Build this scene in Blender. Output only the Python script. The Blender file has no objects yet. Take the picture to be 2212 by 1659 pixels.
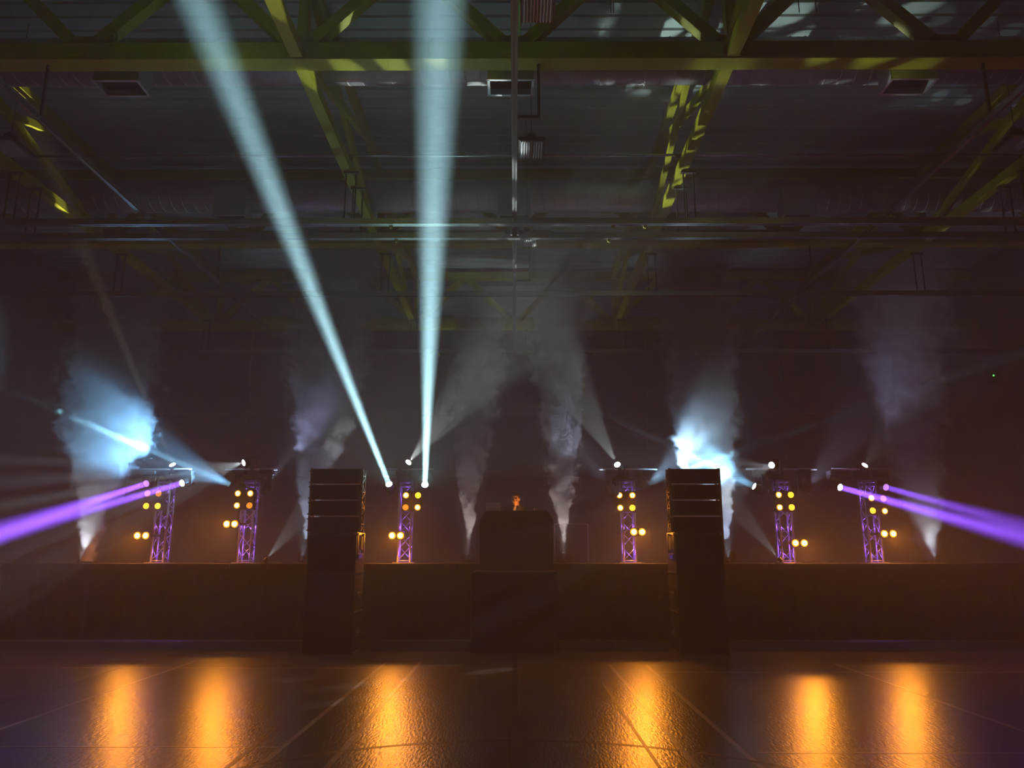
import bpy, bmesh, math, random
from mathutils import Vector, Matrix, noise as mnoise

# ------------------------------------------------------------------ camera, world, exposure
sc = bpy.context.scene
col = sc.collection
R = math.radians
CAMZ = 1.6
PITCH = R(12.56)
YAW = R(0.207)
F = 1661.0

camd = bpy.data.cameras.new('camera')
camd.sensor_width = 36.0
camd.lens = F / 2212.0 * 36.0
camd.clip_end = 200
camo = bpy.data.objects.new('camera', camd)
col.objects.link(camo)
camo.location = (0, 0, CAMZ)
camo.rotation_euler = (R(90) + PITCH, 0, YAW)
sc.camera = camo

world = bpy.data.worlds.new('hall_air')
sc.world = world
world.use_nodes = True
wn = world.node_tree
wn.nodes.clear()
wo = wn.nodes.new('ShaderNodeOutputWorld')
HAZE = 0.0265
wv = wn.nodes.new('ShaderNodeVolumeScatter')          # thin stage haze filling the whole hall
wv.inputs['Density'].default_value = HAZE
wv.inputs['Color'].default_value = (0.93, 0.95, 0.96, 1)
wv.inputs['Anisotropy'].default_value = 0.0
wn.links.new(wv.outputs[0], wo.inputs['Volume'])

sc.view_settings.view_transform = 'Standard'
sc.view_settings.look = 'None'
sc.view_settings.gamma = 1.0
sc.view_settings.exposure = 0.0
sc.view_settings.use_curve_mapping = False
cy = sc.cycles
cy.max_bounces = 3
cy.diffuse_bounces = 1
cy.glossy_bounces = 2
cy.transmission_bounces = 2
cy.volume_bounces = 1
cy.caustics_reflective = False
cy.caustics_refractive = False
cy.sample_clamp_indirect = 4.0
cy.use_denoising = True
cy.adaptive_threshold = 0.13
cy.volume_step_rate = 1.0
cy.volume_max_steps = 256

# ------------------------------------------------------------------ helpers
_M = camo.rotation_euler.to_matrix()


def ray(px, py):
    return _M @ Vector(((px - 1106.0) / F, -(py - 829.5) / F, -1.0))


def at(px, py, Y):
    """point of the hall at depth Y that the photograph shows at this pixel"""
    d = ray(px, py)
    return Vector((0, 0, CAMZ)) + d * (Y / d.y)


def ground(px, py, z=0.0):
    d = ray(px, py)
    return Vector((0, 0, CAMZ)) + d * ((z - CAMZ) / d.z)


def frame_of(d, up=Vector((0, 0, 1))):
    d = d.normalized()
    if abs(d.dot(up)) > 0.98:
        up = Vector((1, 0, 0))
    s = d.cross(up).normalized()
    u = s.cross(d).normalized()
    return s, u, d


class MB:
    def __init__(self):
        self.v, self.f, self.sm = [], [], []

    def add(self, vs, fs, smooth=False):
        o = len(self.v)
        self.v += [Vector(p) for p in vs]
        self.f += [tuple(i + o for i in f) for f in fs]
        self.sm += [smooth] * len(fs)
        return self

    def box(self, c, s, rot=None, taper=None):
        c = Vector(c)
        hx, hy, hz = s[0] / 2, s[1] / 2, s[2] / 2
        vs = []
        for z in (-hz, hz):
            k = taper if (taper and z > 0) else 1.0
            for x, y in ((-hx, -hy), (hx, -hy), (hx, hy), (-hx, hy)):
                p = Vector((x * k, y * k, z))
                if rot is not None:
                    p = rot @ p
                vs.append(c + p)
        return self.add(vs, [(0, 3, 2, 1), (4, 5, 6, 7), (0, 1, 5, 4), (1, 2, 6, 5), (2, 3, 7, 6), (3, 0, 4, 7)])

    def bar(self, a, b, w, h, up=Vector((0, 0, 1))):
        a, b = Vector(a), Vector(b)
        s, u, d = frame_of(b - a, up)
        vs = []
        for p in (a, b):
            for i, j in ((-1, -1), (1, -1), (1, 1), (-1, 1)):
                vs.append(p + s * (i * w / 2) + u * (j * h / 2))
        return self.add(vs, [(0, 3, 2, 1), (4, 5, 6, 7), (0, 1, 5, 4), (1, 2, 6, 5), (2, 3, 7, 6), (3, 0, 4, 7)])

    def tube(self, pts, r, n=8, cap=True):
        pts = [Vector(p) for p in pts]
        rs = r if isinstance(r, (list, tuple)) else [r] * len(pts)
        vs, fs = [], []
        for i, p in enumerate(pts):
            a = pts[max(i - 1, 0)]
            b = pts[min(i + 1, len(pts) - 1)]
            s, u, d = frame_of(b - a)
            for k in range(n):
                t = 2 * math.pi * k / n
                vs.append(p + (s * math.cos(t) + u * math.sin(t)) * rs[i])
        for i in range(len(pts) - 1):
            for k in range(n):
                k2 = (k + 1) % n
                fs.append((i * n + k, i * n + k2, (i + 1) * n + k2, (i + 1) * n + k))
        self.add(vs, fs, True)
        if cap:
            o = len(self.v) - len(vs)
            self.f += [tuple(o + k for k in reversed(range(n))), tuple(o + (len(pts) - 1) * n + k for k in range(n))]
            self.sm += [False, False]
        return self

    def lathe(self, prof, origin, axis, n=20, smooth=True):
        """profile of (distance along axis, radius)"""
        origin = Vector(origin)
        s, u, d = frame_of(Vector(axis))
        vs, fs = [], []
        for (t, r) in prof:
            for k in range(n):
                a = 2 * math.pi * k / n
                vs.append(origin + d * t + (s * math.cos(a) + u * math.sin(a)) * max(r, 1e-4))
        for i in range(len(prof) - 1):
            for k in range(n):
                k2 = (k + 1) % n
                fs.append((i * n + k, i * n + k2, (i + 1) * n + k2, (i + 1) * n + k))
        self.add(vs, fs, smooth)
        o = len(self.v) - len(vs)
        self.f += [tuple(o + k for k in reversed(range(n))), tuple(o + (len(prof) - 1) * n + k for k in range(n))]
        self.sm += [False, False]
        return self

    def prism(self, poly, a, b):
        """polygon of offsets (Vectors) extruded from a to b"""
        n = len(poly)
        vs = [Vector(a) + p for p in poly] + [Vector(b) + p for p in poly]
        fs = [tuple(reversed(range(n))), tuple(range(n, 2 * n))]
        fs += [(k, (k + 1) % n, n + (k + 1) % n, n + k) for k in range(n)]
        return self.add(vs, fs)

    def build(self, name, mat, parent=None, bevel=0.0, label=None):
        me = bpy.data.meshes.new(name)
        off = parent.location if parent is not None else Vector((0, 0, 0))
        if parent is not None and parent.parent is not None:
            off = off + parent.parent.location
        me.from_pydata([tuple(p - off) for p in self.v], [], self.f)
        for p, s in zip(me.polygons, self.sm):
            p.use_smooth = s
        me.materials.append(mat)
        bm = bmesh.new()
        bm.from_mesh(me)
        bmesh.ops.recalc_face_normals(bm, faces=bm.faces)
        bm.to_mesh(me)
        bm.free()
        o = bpy.data.objects.new(name, me)
        col.objects.link(o)
        if parent is not None:
            o.parent = parent
        if bevel:
            m = o.modifiers.new('bevel', 'BEVEL')
            m.width = bevel
            m.segments = 2
            m.limit_method = 'ANGLE'
        if label:
            o['label'] = label
        return o


def thing(name, loc, label, cat, group=None, kind=None):
    o = bpy.data.objects.new(name, None)
    o.empty_display_size = 0.1
    o.location = loc
    col.objects.link(o)
    return tag(o, label, cat, group, kind)


def tag(o, label=None, cat=None, group=None, kind=None):
    if label:
        o['label'] = label
    if cat:
        o['category'] = cat
    if group:
        o['group'] = group
    if kind:
        o['kind'] = kind
    return o


# ------------------------------------------------------------------ materials
def mat(name, rgb, rough=0.6, metal=0.0, var=0.0, scale=6.0, bump=0.0, bscale=40.0, spec=0.5, stretch=None):
    m = bpy.data.materials.new(name)
    m.use_nodes = True
    nt = m.node_tree
    b = nt.nodes['Principled BSDF']
    b.inputs['Base Color'].default_value = (*rgb, 1)
    b.inputs['Roughness'].default_value = rough
    b.inputs['Metallic'].default_value = metal
    b.inputs['Specular IOR Level'].default_value = spec
    tc = nt.nodes.new('ShaderNodeTexCoord')
    src = tc.outputs['Object']
    if stretch:
        mp = nt.nodes.new('ShaderNodeMapping')
        mp.inputs['Scale'].default_value = stretch
        nt.links.new(src, mp.inputs[0])
        src = mp.outputs[0]
    if var:
        n = nt.nodes.new('ShaderNodeTexNoise')
        n.inputs['Scale'].default_value = scale
        n.inputs['Detail'].default_value = 4
        nt.links.new(src, n.inputs['Vector'])
        r = nt.nodes.new('ShaderNodeValToRGB')
        r.color_ramp.elements[0].position = 0.3
        r.color_ramp.elements[1].position = 0.7
        r.color_ramp.elements[0].color = (*[c * (1 - var) for c in rgb], 1)
        r.color_ramp.elements[1].color = (*[min(1, c * (1 + var)) for c in rgb], 1)
        nt.links.new(n.outputs['Fac'], r.inputs[0])
        nt.links.new(r.outputs[0], b.inputs['Base Color'])
    if bump:
        n2 = nt.nodes.new('ShaderNodeTexNoise')
        n2.inputs['Scale'].default_value = bscale
        n2.inputs['Detail'].default_value = 3
        nt.links.new(src, n2.inputs['Vector'])
        bp = nt.nodes.new('ShaderNodeBump')
        bp.inputs['Strength'].default_value = bump
        bp.inputs['Distance'].default_value = 0.01
        nt.links.new(n2.outputs['Fac'], bp.inputs['Height'])
        nt.links.new(bp.outputs[0], b.inputs['Normal'])
    return m


def emit(name, rgb, strength):
    m = bpy.data.materials.new(name)
    m.use_nodes = True
    nt = m.node_tree
    b = nt.nodes['Principled BSDF']
    b.inputs['Base Color'].default_value = (0.02, 0.02, 0.02, 1)
    b.inputs['Roughness'].default_value = 0.15
    b.inputs['Emission Color'].default_value = (*rgb, 1)
    b.inputs['Emission Strength'].default_value = strength
    m.cycles.emission_sampling = 'NONE'
    return m


M_floor = mat('sports_floor', (0.14, 0.118, 0.10), 0.28, var=0.16, scale=1.1, bump=0.30, bscale=14.0, stretch=(3.0, 0.8, 1), spec=0.45)
M_line = mat('court_line_pale', (0.5, 0.46, 0.42), 0.32, var=0.2, scale=5)
M_dline = mat('court_line_dark', (0.018, 0.014, 0.014), 0.4, var=0.2, scale=5)
M_deck = mat('roof_deck', (0.42, 0.58, 0.55), 0.7, var=0.10, scale=0.6, spec=0.2)
M_wall = mat('painted_block_wall', (0.20, 0.15, 0.13), 0.75, var=0.12, scale=0.8, bump=0.2, bscale=14)
M_rail = mat('wall_rail', (0.26, 0.20, 0.17), 0.6, var=0.1)
M_yellow = mat('yellow_steel', (0.36, 0.38, 0.016), 0.5, var=0.1, scale=3, spec=0.35)
M_duct = mat('galvanised_duct', (0.55, 0.58, 0.60), 0.45, metal=0.6, var=0.08, scale=4)
M_dark_in = mat('duct_inside', (0.03, 0.035, 0.035), 0.8, var=0.2)
M_track = mat('track_aluminium', (0.45, 0.47, 0.48), 0.25, metal=0.9, var=0.06)
M_rod = mat('hanger_rod', (0.10, 0.10, 0.09), 0.5, metal=0.5, var=0.1)
M_black = mat('black_paint', (0.012, 0.011, 0.011), 0.55, var=0.2, scale=20)
M_blackm = mat('black_metal', (0.02, 0.02, 0.021), 0.38, metal=0.3, var=0.15, scale=20)
M_cloth = mat('black_cloth', (0.014, 0.012, 0.012), 0.95, var=0.25, scale=8, bump=0.2, bscale=60, spec=0.1)
M_grille = mat('speaker_grille', (0.013, 0.012, 0.012), 0.75, var=0.2, scale=30, bump=0.3, bscale=160, spec=0.25)
M_cab = mat('speaker_cabinet', (0.02, 0.018, 0.017), 0.7, var=0.2, scale=40, bump=0.2, bscale=120, spec=0.3)
M_rig = mat('rigging_steel', (0.34, 0.29, 0.24), 0.45, metal=0.3, var=0.1, scale=20)
M_alu = mat('truss_aluminium', (0.80, 0.80, 0.84), 0.34, metal=0.8, var=0.06, scale=10)
M_lampb = mat('lantern_body', (0.30, 0.31, 0.33), 0.35, var=0.1)
M_green = mat('green_cable', (0.14, 0.42, 0.07), 0.5, var=0.1)
M_stage = mat('stage_deck_black', (0.02, 0.018, 0.017), 0.9, var=0.2, scale=4, spec=.1)
M_skin = mat('skin', (0.55, 0.33, 0.22), 0.55, var=0.06, scale=14)
M_hair = mat('hair_dark', (0.02, 0.013, 0.01), 0.6, var=0.2, scale=60)
M_jacket = mat('jacket_black', (0.015, 0.014, 0.014), 0.85, var=0.2, scale=20)
M_shirt = mat('shirt_grey', (0.30, 0.30, 0.28), 0.85, var=0.1, scale=20)
M_silver = mat('laptop_silver', (0.85, 0.84, 0.86), 0.4, metal=0.0, var=0.04)
M_case = mat('flight_case_panel', (0.045, 0.04, 0.045), 0.35, var=0.2, scale=10)
M_eye = mat('eye_dark', (0.05, 0.03, 0.02), 0.3, var=0.1)

E_amber = [emit('amber_lamp_dim', (1.0, 0.33, 0.02), 1.3), emit('amber_lamp_mid', (1.0, 0.52, 0.03), 2.6),
           emit('amber_lamp_bright', (1.0, 0.72, 0.34), 9.0), emit('amber_lamp_rim', (1.0, 0.40, 0.02), 2.2)]
E_white = emit('white_lens', (0.95, 1.0, 1.0), 14.0)
E_cyan = emit('cyan_lens', (0.75, 1.0, 1.0), 14.0)
E_violet = emit('violet_white_lens', (0.95, 0.85, 1.0), 10.0)
E_violetd = emit('violet_lens_pattern', (0.62, 0.25, 1.0), 1.6)
E_off = emit('lens_dim', (0.25, 0.2, 0.6), 0.25)
E_green = emit('green_indicator', (0.1, 1.0, 0.15), 3.0)

# ------------------------------------------------------------------ the hall: floor, walls, ceiling
HW, YB, YF, ZC = 12.6, 25.0, -3.0, 9.35


def struct(name, mb, m):
    o = mb.build(name, m)
    o['kind'] = 'structure'
    return o


floor = struct('floor', MB().box((0, (YB + YF) / 2, -0.1), (2 * HW + 0.6, YB - YF + 0.6, 0.2)), M_floor)
tag(floor, 'dark glossy sports hall floor with painted court lines')
wl = struct('wall_left', MB().box((-HW - 0.15, (YB + YF) / 2, ZC / 2), (0.3, YB - YF, ZC)), M_wall)
wr = struct('wall_right', MB().box((HW + 0.15, (YB + YF) / 2, ZC / 2), (0.3, YB - YF, ZC)), M_wall)
wb = struct('wall_back', MB().box((0, YB + 0.15, ZC / 2), (2 * HW + 0.6, 0.3, ZC)), M_wall)
wf = struct('wall_front', MB().box((0, YF - 0.15, ZC / 2), (2 * HW + 0.6, 0.3, ZC)), M_wall)
tag(wl, 'dim side wall left of the stage')
tag(wr, 'dim side wall right of the stage')
tag(wb, 'brown back wall behind the smoke')
tag(wf, 'wall behind the viewer')

# profiled roof deck: trapezoid ribs running across the hall
mb = MB()
prof = []
y = YF - 0.3
while y < YB + 0.3:
    prof += [(y, ZC), (y + 0.15, ZC), (y + 0.18, ZC + 0.022), (y + 0.27, ZC + 0.022)]
    y += 0.30
vs = [Vector((sx * (HW + 0.3), p[0], p[1])) for sx in (-1, 1) for p in prof] + \
     [Vector((sx * (HW + 0.3), p[0], ZC + 0.25)) for sx in (-1, 1) for p in (prof[0], prof[-1])]
n = len(prof)
fs = [(i, i + 1, n + i + 1, n + i) for i in range(n - 1)] + [(2 * n, 2 * n + 1, 2 * n + 3, 2 * n + 2)]
mb.add(vs, fs)
ceil = struct('ceiling', mb, M_deck)
tag(ceil, 'grey ribbed metal roof deck above the yellow trusses')


def line(p, q, w, m, name='court_line'):
    a, b = Vector((p[0], p[1], 0)), Vector((q[0], q[1], 0))
    d = (b - a).normalized()
    s = Vector((d.y, -d.x, 0)) * (w / 2)
    z = Vector((0, 0, 0.001 if m is M_line else 0.0014))
    zb = Vector((0, 0, -0.004))
    MB().add([a - s + z, a + s + z, b + s + z, b - s + z, a - s + zb, a + s + zb, b + s + zb, b - s + zb],
             [(0, 1, 2, 3), (4, 7, 6, 5), (0, 4, 5, 1), (1, 5, 6, 2), (2, 6, 7, 3), (3, 7, 4, 0)]).build(name, m, floor)


def pline(x0, y0, x1, y1, w, m=None):
    a, b = ground(x0, y0), ground(x1, y1)
    line((a.x, a.y), (b.x, b.y), w, m or M_line)


for x0, y0, x1, y1, w in ((555, 1659, 835, 1430, .05), (705, 1659, 908, 1430, .05), (0, 1575, 425, 1427, .05),
                          (1316, 1435, 1506, 1659, .05), (1396, 1437, 1640, 1655, .05), (1801, 1433, 2212, 1580, .05)):
    a, b = ground(x0, y0), ground(x1, y1)
    d = (a - b) if a.y < b.y else (b - a)
    d.normalize()
    nearp = a if a.y < b.y else b
    nearp = nearp + d * (nearp.y - 3.0) / abs(d.y) if nearp.y > 3.0 else nearp
    farp = b if a.y < b.y else a
    line((nearp.x, nearp.y), (farp.x, farp.y), w, M_line)
for yy in (1443, 1614):
    g = ground(1106, yy)
    line((-HW + 0.3, g.y), (-2.0, g.y), .045, M_line)
for yy in (1452, 1626):
    g = ground(1106, yy)
    line((2.0, g.y), (HW - 0.3, g.y), .045, M_line)
line((0, 1.0), (0, 13.4), .075, M_dline)
pline(0, 1520, 310, 1428, .05, M_dline)
pline(490, 1659, 600, 1570, .045, M_dline)
pline(1301, 1475, 1426, 1659, .03, M_dline)
# centre circle
mbc = MB()
cc, rr, nseg = 4.42, 2.91, 64
vs, fs = [], []
for k in range(nseg):
    t = 2 * math.pi * k / nseg
    for r_ in (rr - .03, rr + .03):
        vs.append(Vector((r_ * math.cos(t), cc + r_ * math.sin(t), 0.0012)))
for k in range(nseg):
    a, b = 2 * k, 2 * ((k + 1) % nseg)
    fs.append((a, a + 1, b + 1, b))
mbc.add(vs, fs).build('court_circle', M_dline, floor)

# back-wall rails and piers (faint through the haze)
for i, (z0, h, lab) in enumerate(((4.1, .22, 'wide rail across the back wall above the stage'), (5.75, .10, 'thin upper rail across the back wall'))):
    o = struct('trim_%d' % (i + 1), MB().box((0, YB - 0.06, z0 + .1 + i * .3), (2 * HW - .1, 0.12, h)), M_rail)
    tag(o, lab)
for i, x in enumerate((-9.0, -4.5, 4.5, 9.0)):
    o = struct('trim_%d' % (i + 3), MB().box((x, YB - 0.1, ZC / 2), (0.35, 0.2, ZC - .05)), M_wall)
    tag(o, 'vertical pier on the back wall, number %s from its left end' % ('one', 'two', 'three', 'four')[i])

# ------------------------------------------------------------------ roof steel
ZB, ZT, CH = 7.6, 9.12, 0.24
YT = (2.75, 8.53, 14.31, 20.1)
TL = ('closest yellow steel roof truss, above the viewer', 'large yellow steel roof truss crossing the top of the view',
      'yellow steel roof truss crossing behind the twin curtain tracks', 'farthest yellow roof truss, dim above the back of the stage')
for ti, Y in enumerate(YT):
    t = thing('roof_truss', (0, Y, ZB), TL[ti], 'roof truss', 'yellow trusses spanning the hall')
    MB().box((0, Y, ZB + CH / 2), (2 * HW - .1, .25, CH)).build('bottom_chord', M_yellow, t, 0.01)
    MB().box((0, Y, ZT), (2 * HW - .1, .2, .2)).build('top_chord', M_yellow, t)
    for k in range(-4, 5):
        x = 2.7 * k
        for s in (-1, 1):
            if abs(x + s * 1.35) < HW - .3:
                MB().bar((x + s * .06, Y, ZB + CH - .04), (x + s * 1.35, Y, ZT), .15, .15, Vector((0, 1, 0))).build('diagonal_brace', M_yellow, t)
        if k % 2:
            MB().bar((x + .03, Y, ZB + CH - .04), (x + .03, Y, ZT), .13, .13).build('post', M_yellow, t)
        MB().prism([Vector((-.24, 0, 0)), Vector((.24, 0, 0)), Vector((.14, 0, .13)), Vector((-.14, 0, .13))],
                   (x, Y - .075, ZB + CH - .01), (x, Y + .075, ZB + CH - .01)).build('gusset', M_yellow, t)
        MB().box((x, Y - .135, ZB + .07), (.22, .03, .10)).build('bolt_plate', M_yellow, t)
    for (x0, x1) in ((-7.0, -4.05), (-3.9, 0.95), (2.3, 5.6)):
        MB().prism([Vector((0, 0, 0)), Vector((x1 - x0, 0, 0)), Vector((x1 - x0 - .22, 0, .11)), Vector((.0, 0, .11))],
                   (x0, Y + .02, ZB + CH - .005), (x0, Y + .11, ZB + CH - .005)).build('splice_plate', M_yellow, t)

LL = {-8.1: 'yellow lengthwise truss near the left wall', -2.7: 'yellow lengthwise truss left of the central track',
      2.7: 'yellow lengthwise truss right of the central track, striped by light', 8.1: 'yellow lengthwise truss near the right wall'}
for x in (-8.1, -2.7, 2.7, 8.1):
    t = thing('lengthwise_truss', (x, YT[0], ZB), LL[x], 'roof truss', 'yellow trusses running along the hall')
    for i in range(3):
        y0, y1 = YT[i] + .13, YT[i + 1] - .13
        ym = (y0 + y1) / 2
        MB().box((x, ym, ZB + .09), (.15, y1 - y0, .15)).build('bottom_chord', M_yellow, t)
        MB().box((x, ym, ZT - .02), (.12, y1 - y0, .13)).build('top_chord', M_yellow, t)
        MB().bar((x + .04, y0, ZB + .16), (x + .04, y0 + 4.2, ZT - .08), .08, .12).build('diagonal_brace', M_yellow, t)
        MB().bar((x - .05, y0 + .5, ZT - .08), (x - .05, y1, ZB + .16), .08, .12).build('diagonal_brace', M_yellow, t)

# ------------------------------------------------------------------ air ducts with diffuser boxes
for di, (Y, z, r, xs) in enumerate(((9.42, 8.27, .31, (-5.23, -.05, 5.22)), (13.5, 8.27, .31, (-5.23, 0.0, 5.22)))):
    lab = ('round silver spiral duct just behind the large truss', 'round silver spiral duct above the twin curtain tracks')[di]
    t = thing('air_duct', (0, Y, z - r), lab, 'duct', 'spiral ducts under the roof')
    MB().lathe([(0, r), (2 * HW - .4, r)], (-HW + .2, Y, z), (1, 0, 0), 28).build('pipe', M_duct, t)
    seam = MB()
    pts = []
    turns = 120
    for k in range(turns * 14 + 1):
        a = 2 * math.pi * k / 14
        pts.append((-HW + .3 + (2 * HW - .6) * k / (turns * 14), Y + math.cos(a) * (r + .003), z + math.sin(a) * (r + .003)))
    seam.tube(pts, .0075, 4, False).build('spiral_seam', M_duct, t)
    for x in xs:
        g = MB()
        w, d = .58, .34
        yb = Y - .30
        z0, z1 = 7.67, z - .05
        c = yb
        for (cx, cy, sx, sy) in ((0, -d / 2, w, .02), (0, d / 2, w, .02), (-w / 2, 0, .02, d), (w / 2, 0, .02, d)):
            g.box((x + cx, c + cy, (z0 + z1) / 2), (sx, sy, z1 - z0))
        vent = g.build('diffuser_box', M_duct, t)
        fr = MB()
        for (cx, cy, sx, sy) in ((0, -d / 2, w + .05, .035), (0, d / 2, w + .05, .035), (-w / 2, 0, .035, d), (w / 2, 0, .035, d)):
            fr.box((x + cx, c + cy, z0), (sx, sy, .015))
        fr.build('vent_frame', M_duct, vent)
        MB().box((x, c, z0 + .10), (w - .03, d - .03, .02)).build('vent_damper', M_dark_in, vent)

# ------------------------------------------------------------------ curtain tracks, pipes and rods
ZTR = 6.85


def track(name, a, b, lab, w=.075, h=.09, cat='curtain track', group='aluminium curtain tracks'):
    a, b = Vector(a), Vector(b)
    t = thing(name, a, lab, cat, group)
    s, u, d = frame_of(b - a)
    pr = [s * i * w / 2 + u * j * h / 2 for i, j in ((-1, -1), (-.25, -1), (-.25, -.7), (.25, -.7), (.25, -1), (1, -1), (1, 1), (-1, 1))]
    MB().prism(pr, a, b).build('rail', M_track, t)
    return t


t = track('curtain_track', (0, 2.0, ZTR), (0, 20.0, ZTR), 'bright central track running away down the middle of the ceiling', .07, .10)
for Y in YT:
    MB().bar((.30, Y, ZTR + .02), (.30, Y, ZB), .035, .035).build('hanger', M_rod, t)
    MB().bar((.03, Y, ZTR + .02), (.315, Y, ZTR + .02), .03, .035).build('hanger_arm', M_rod, t)
for s, nm in ((-1, 'left'), (1, 'right')):
    t = track('curtain_track', (5.85 * s, 2.0, ZTR), (5.85 * s, 20.0, ZTR), 'thin track running along the hall on the %s side' % nm, .05, .07)
    for Y in YT:
        MB().bar((5.85 * s, Y, ZTR + .03), (5.85 * s, Y, ZB), .03, .03).build('hanger', M_rod, t)
for Y, lab, w in ((11.3, 'nearer of the twin tracks crossing the hall', .09), (11.85, 'farther of the twin tracks crossing the hall', .08),
                  (14.72, 'track crossing the hall just past the second truss', .08), (19.2, 'far dim track crossing the hall before the back wall', .09)):
    t = track('curtain_track', (-HW + .1, Y, ZTR - .11), (HW - .1, Y, ZTR - .11), lab, w, .10)
    for x in (-8.1, -2.7, 2.7, 8.1):
        for dx in (0, .16):
            MB().bar((x + dx, Y, ZTR - .06), (x + dx, Y, ZB + .02), .022, .022).build('hanger', M_rod, t)
        MB().box((x + .08, Y, ZB - .01), (.24, .06, .03)).build('clamp', M_rod, t)
    for x in (-1.95, 1.55, 2.05, 5.6):
        MB().lathe([(0, .018), (.02, .03), (.05, .03), (.06, .012)], (x, Y - .02, ZTR - .23), (0, 0, 1), 8).build('end_stop', M_yellow, t)
c = thing('track_crossing', (0, 11.8, ZTR - .03), 'bright cast bracket where the central track meets the crossing track', 'bracket')
MB().prism([Vector((-.16, 0, -.04)), Vector((.16, 0, -.04)), Vector((.15, 0, 0)), Vector((.05, 0, .09)), Vector((-.05, 0, .09)), Vector((-.15, 0, 0))],
           (0, 11.72, ZTR - .02), (0, 11.98, ZTR - .02)).build('bracket_body', M_track, c)
for s in (-1, 1):
    MB().box((s * .055, 11.74, ZTR - .06), (.03, .06, .16)).build('bracket_leg', M_track, c)
g = thing('support_pipe', (0, 11.22, 7.85), 'thin pale pipe crossing the hall between the two ducts', 'pipe')
MB().tube([(-HW + .1, 11.22, 7.85), (HW - .1, 11.22, 7.85)], .022, 8).build('pipe', M_track, g)
for x in (-8.1, -2.7, 2.7, 8.1):
    MB().box((x, 11.22, 7.80), (.2, .07, .05)).build('pipe_clamp', M_rod, g)
for i, (px, Y) in enumerate(((1320, 7.9), (1326, 7.9), (1727, 7.9), (1764, 7.9))):
    p = at(px, 30, Y)
    o = MB().tube([(p.x, Y, ZB + CH), (p.x, Y, ZC)], .006, 6).build('hanging_wire', M_rod)
    tag(o, 'thin wire hanging from the roof deck, number %s from the left' % ('one', 'two', 'three', 'four')[i], 'wire', 'roof wires')
p0, p1 = at(1121, -40, 6.3), at(1120, 76, 7.6)
o = MB().tube([p0, p0.lerp(p1, .4) + Vector((.01, 0, .01)), p0.lerp(p1, .8) + Vector((.012, 0, 0)), p1], .016, 8).build('green_cable', M_green)
tag(o, 'bright green cable end beside the central track', 'cable')


def highbay(x, Y, z, lab):
    t = thing('highbay_lamp', (x, Y, z), lab, 'ceiling lamp', 'unlit warehouse lamps')
    w, dp, h = .38, .52, .05
    MB().box((x, Y, z + h / 2), (w, dp, h)).build('housing', M_blackm, t, .01)
    MB().box((x, Y, z - .004), (w - .05, dp - .06, .014)).build('lens_plate', M_lampb, t)
    for k in range(9):
        MB().box((x - w / 2 + .05 + k * (w - .10) / 8, Y, z - .017), (.012, dp - .07, .014)).build('lens_rib', M_duct, t)
    MB().box((x, Y, z + h + .05), (w + .01, dp * .8, .10), taper=.4).build('hood', M_blackm, t)
    MB().box((x, Y, z + h + .12), (.12, .14, .06)).build('driver_box', M_blackm, t)
    h += .01
    pts = [(x + .05 * math.cos(a), Y, z + h + .14 + .06 * math.sin(a)) for a in [math.pi * k / 10 for k in range(11)]]
    MB().tube(pts, .009, 6).build('hook', M_rod, t)
    MB().tube([(x, Y, z + h + .2), (x, Y, ZC)], .006, 6).build('suspension_wire', M_rod, t)


for px, py, Y, lab in ((1148, 322, 10.0, 'unlit ribbed lamp hanging beside the central track'), (1161, 14, 7.06, 'unlit ribbed lamp cut by the top edge'),
                       (20, 320, 10.0, 'unlit ribbed lamp at the left edge under the roof'), (2196, 310, 10.0, 'unlit ribbed lamp at the right edge under the roof'),
                       (1138, 520, 12.7, 'unlit grey lamp below the track crossing')):
    p = at(px, py, Y)
    highbay(p.x, Y, p.z, lab)

# ------------------------------------------------------------------ the stage
SY, SZ = 15.2, 1.44
st = thing('stage', (0, SY, 0), 'long black stage with a cloth skirt along the floor', 'stage')
for k in range(9):
    x0 = -9.9 + 2.2 * k
    MB().box((x0 + 1.1, SY + 2.6, SZ - .05), (2.19, 5.2, .1)).build('deck_panel', M_stage, st, .005)
mb = MB()
nx = 360
vs, fs = [], []
for k in range(nx + 1):
    x = -9.9 + 19.8 * k / nx
    yy = SY + .06 + .03 * math.sin(k * 1.35) + .012 * math.sin(k * .37)
    vs += [Vector((x, yy, .02)), Vector((x, yy + .01, SZ - .08))]
for k in range(nx):
    fs.append((2 * k, 2 * k + 2, 2 * k + 3, 2 * k + 1))
sk = mb.add(vs, fs, True).build('skirt', M_cloth, st)
m_ = sk.modifiers.new('thick', 'SOLIDIFY')
m_.thickness = .006
MB().box((0, SY - .06, .03), (19.8, .08, .05)).build('foot_rail', M_track, st, .006)
for k in range(10):
    MB().box((-9.8 + 19.6 * k / 9, SY + 2.6, SZ / 2 - .06), (.08, .08, SZ - .12)).build('leg', M_blackm, st)

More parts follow.
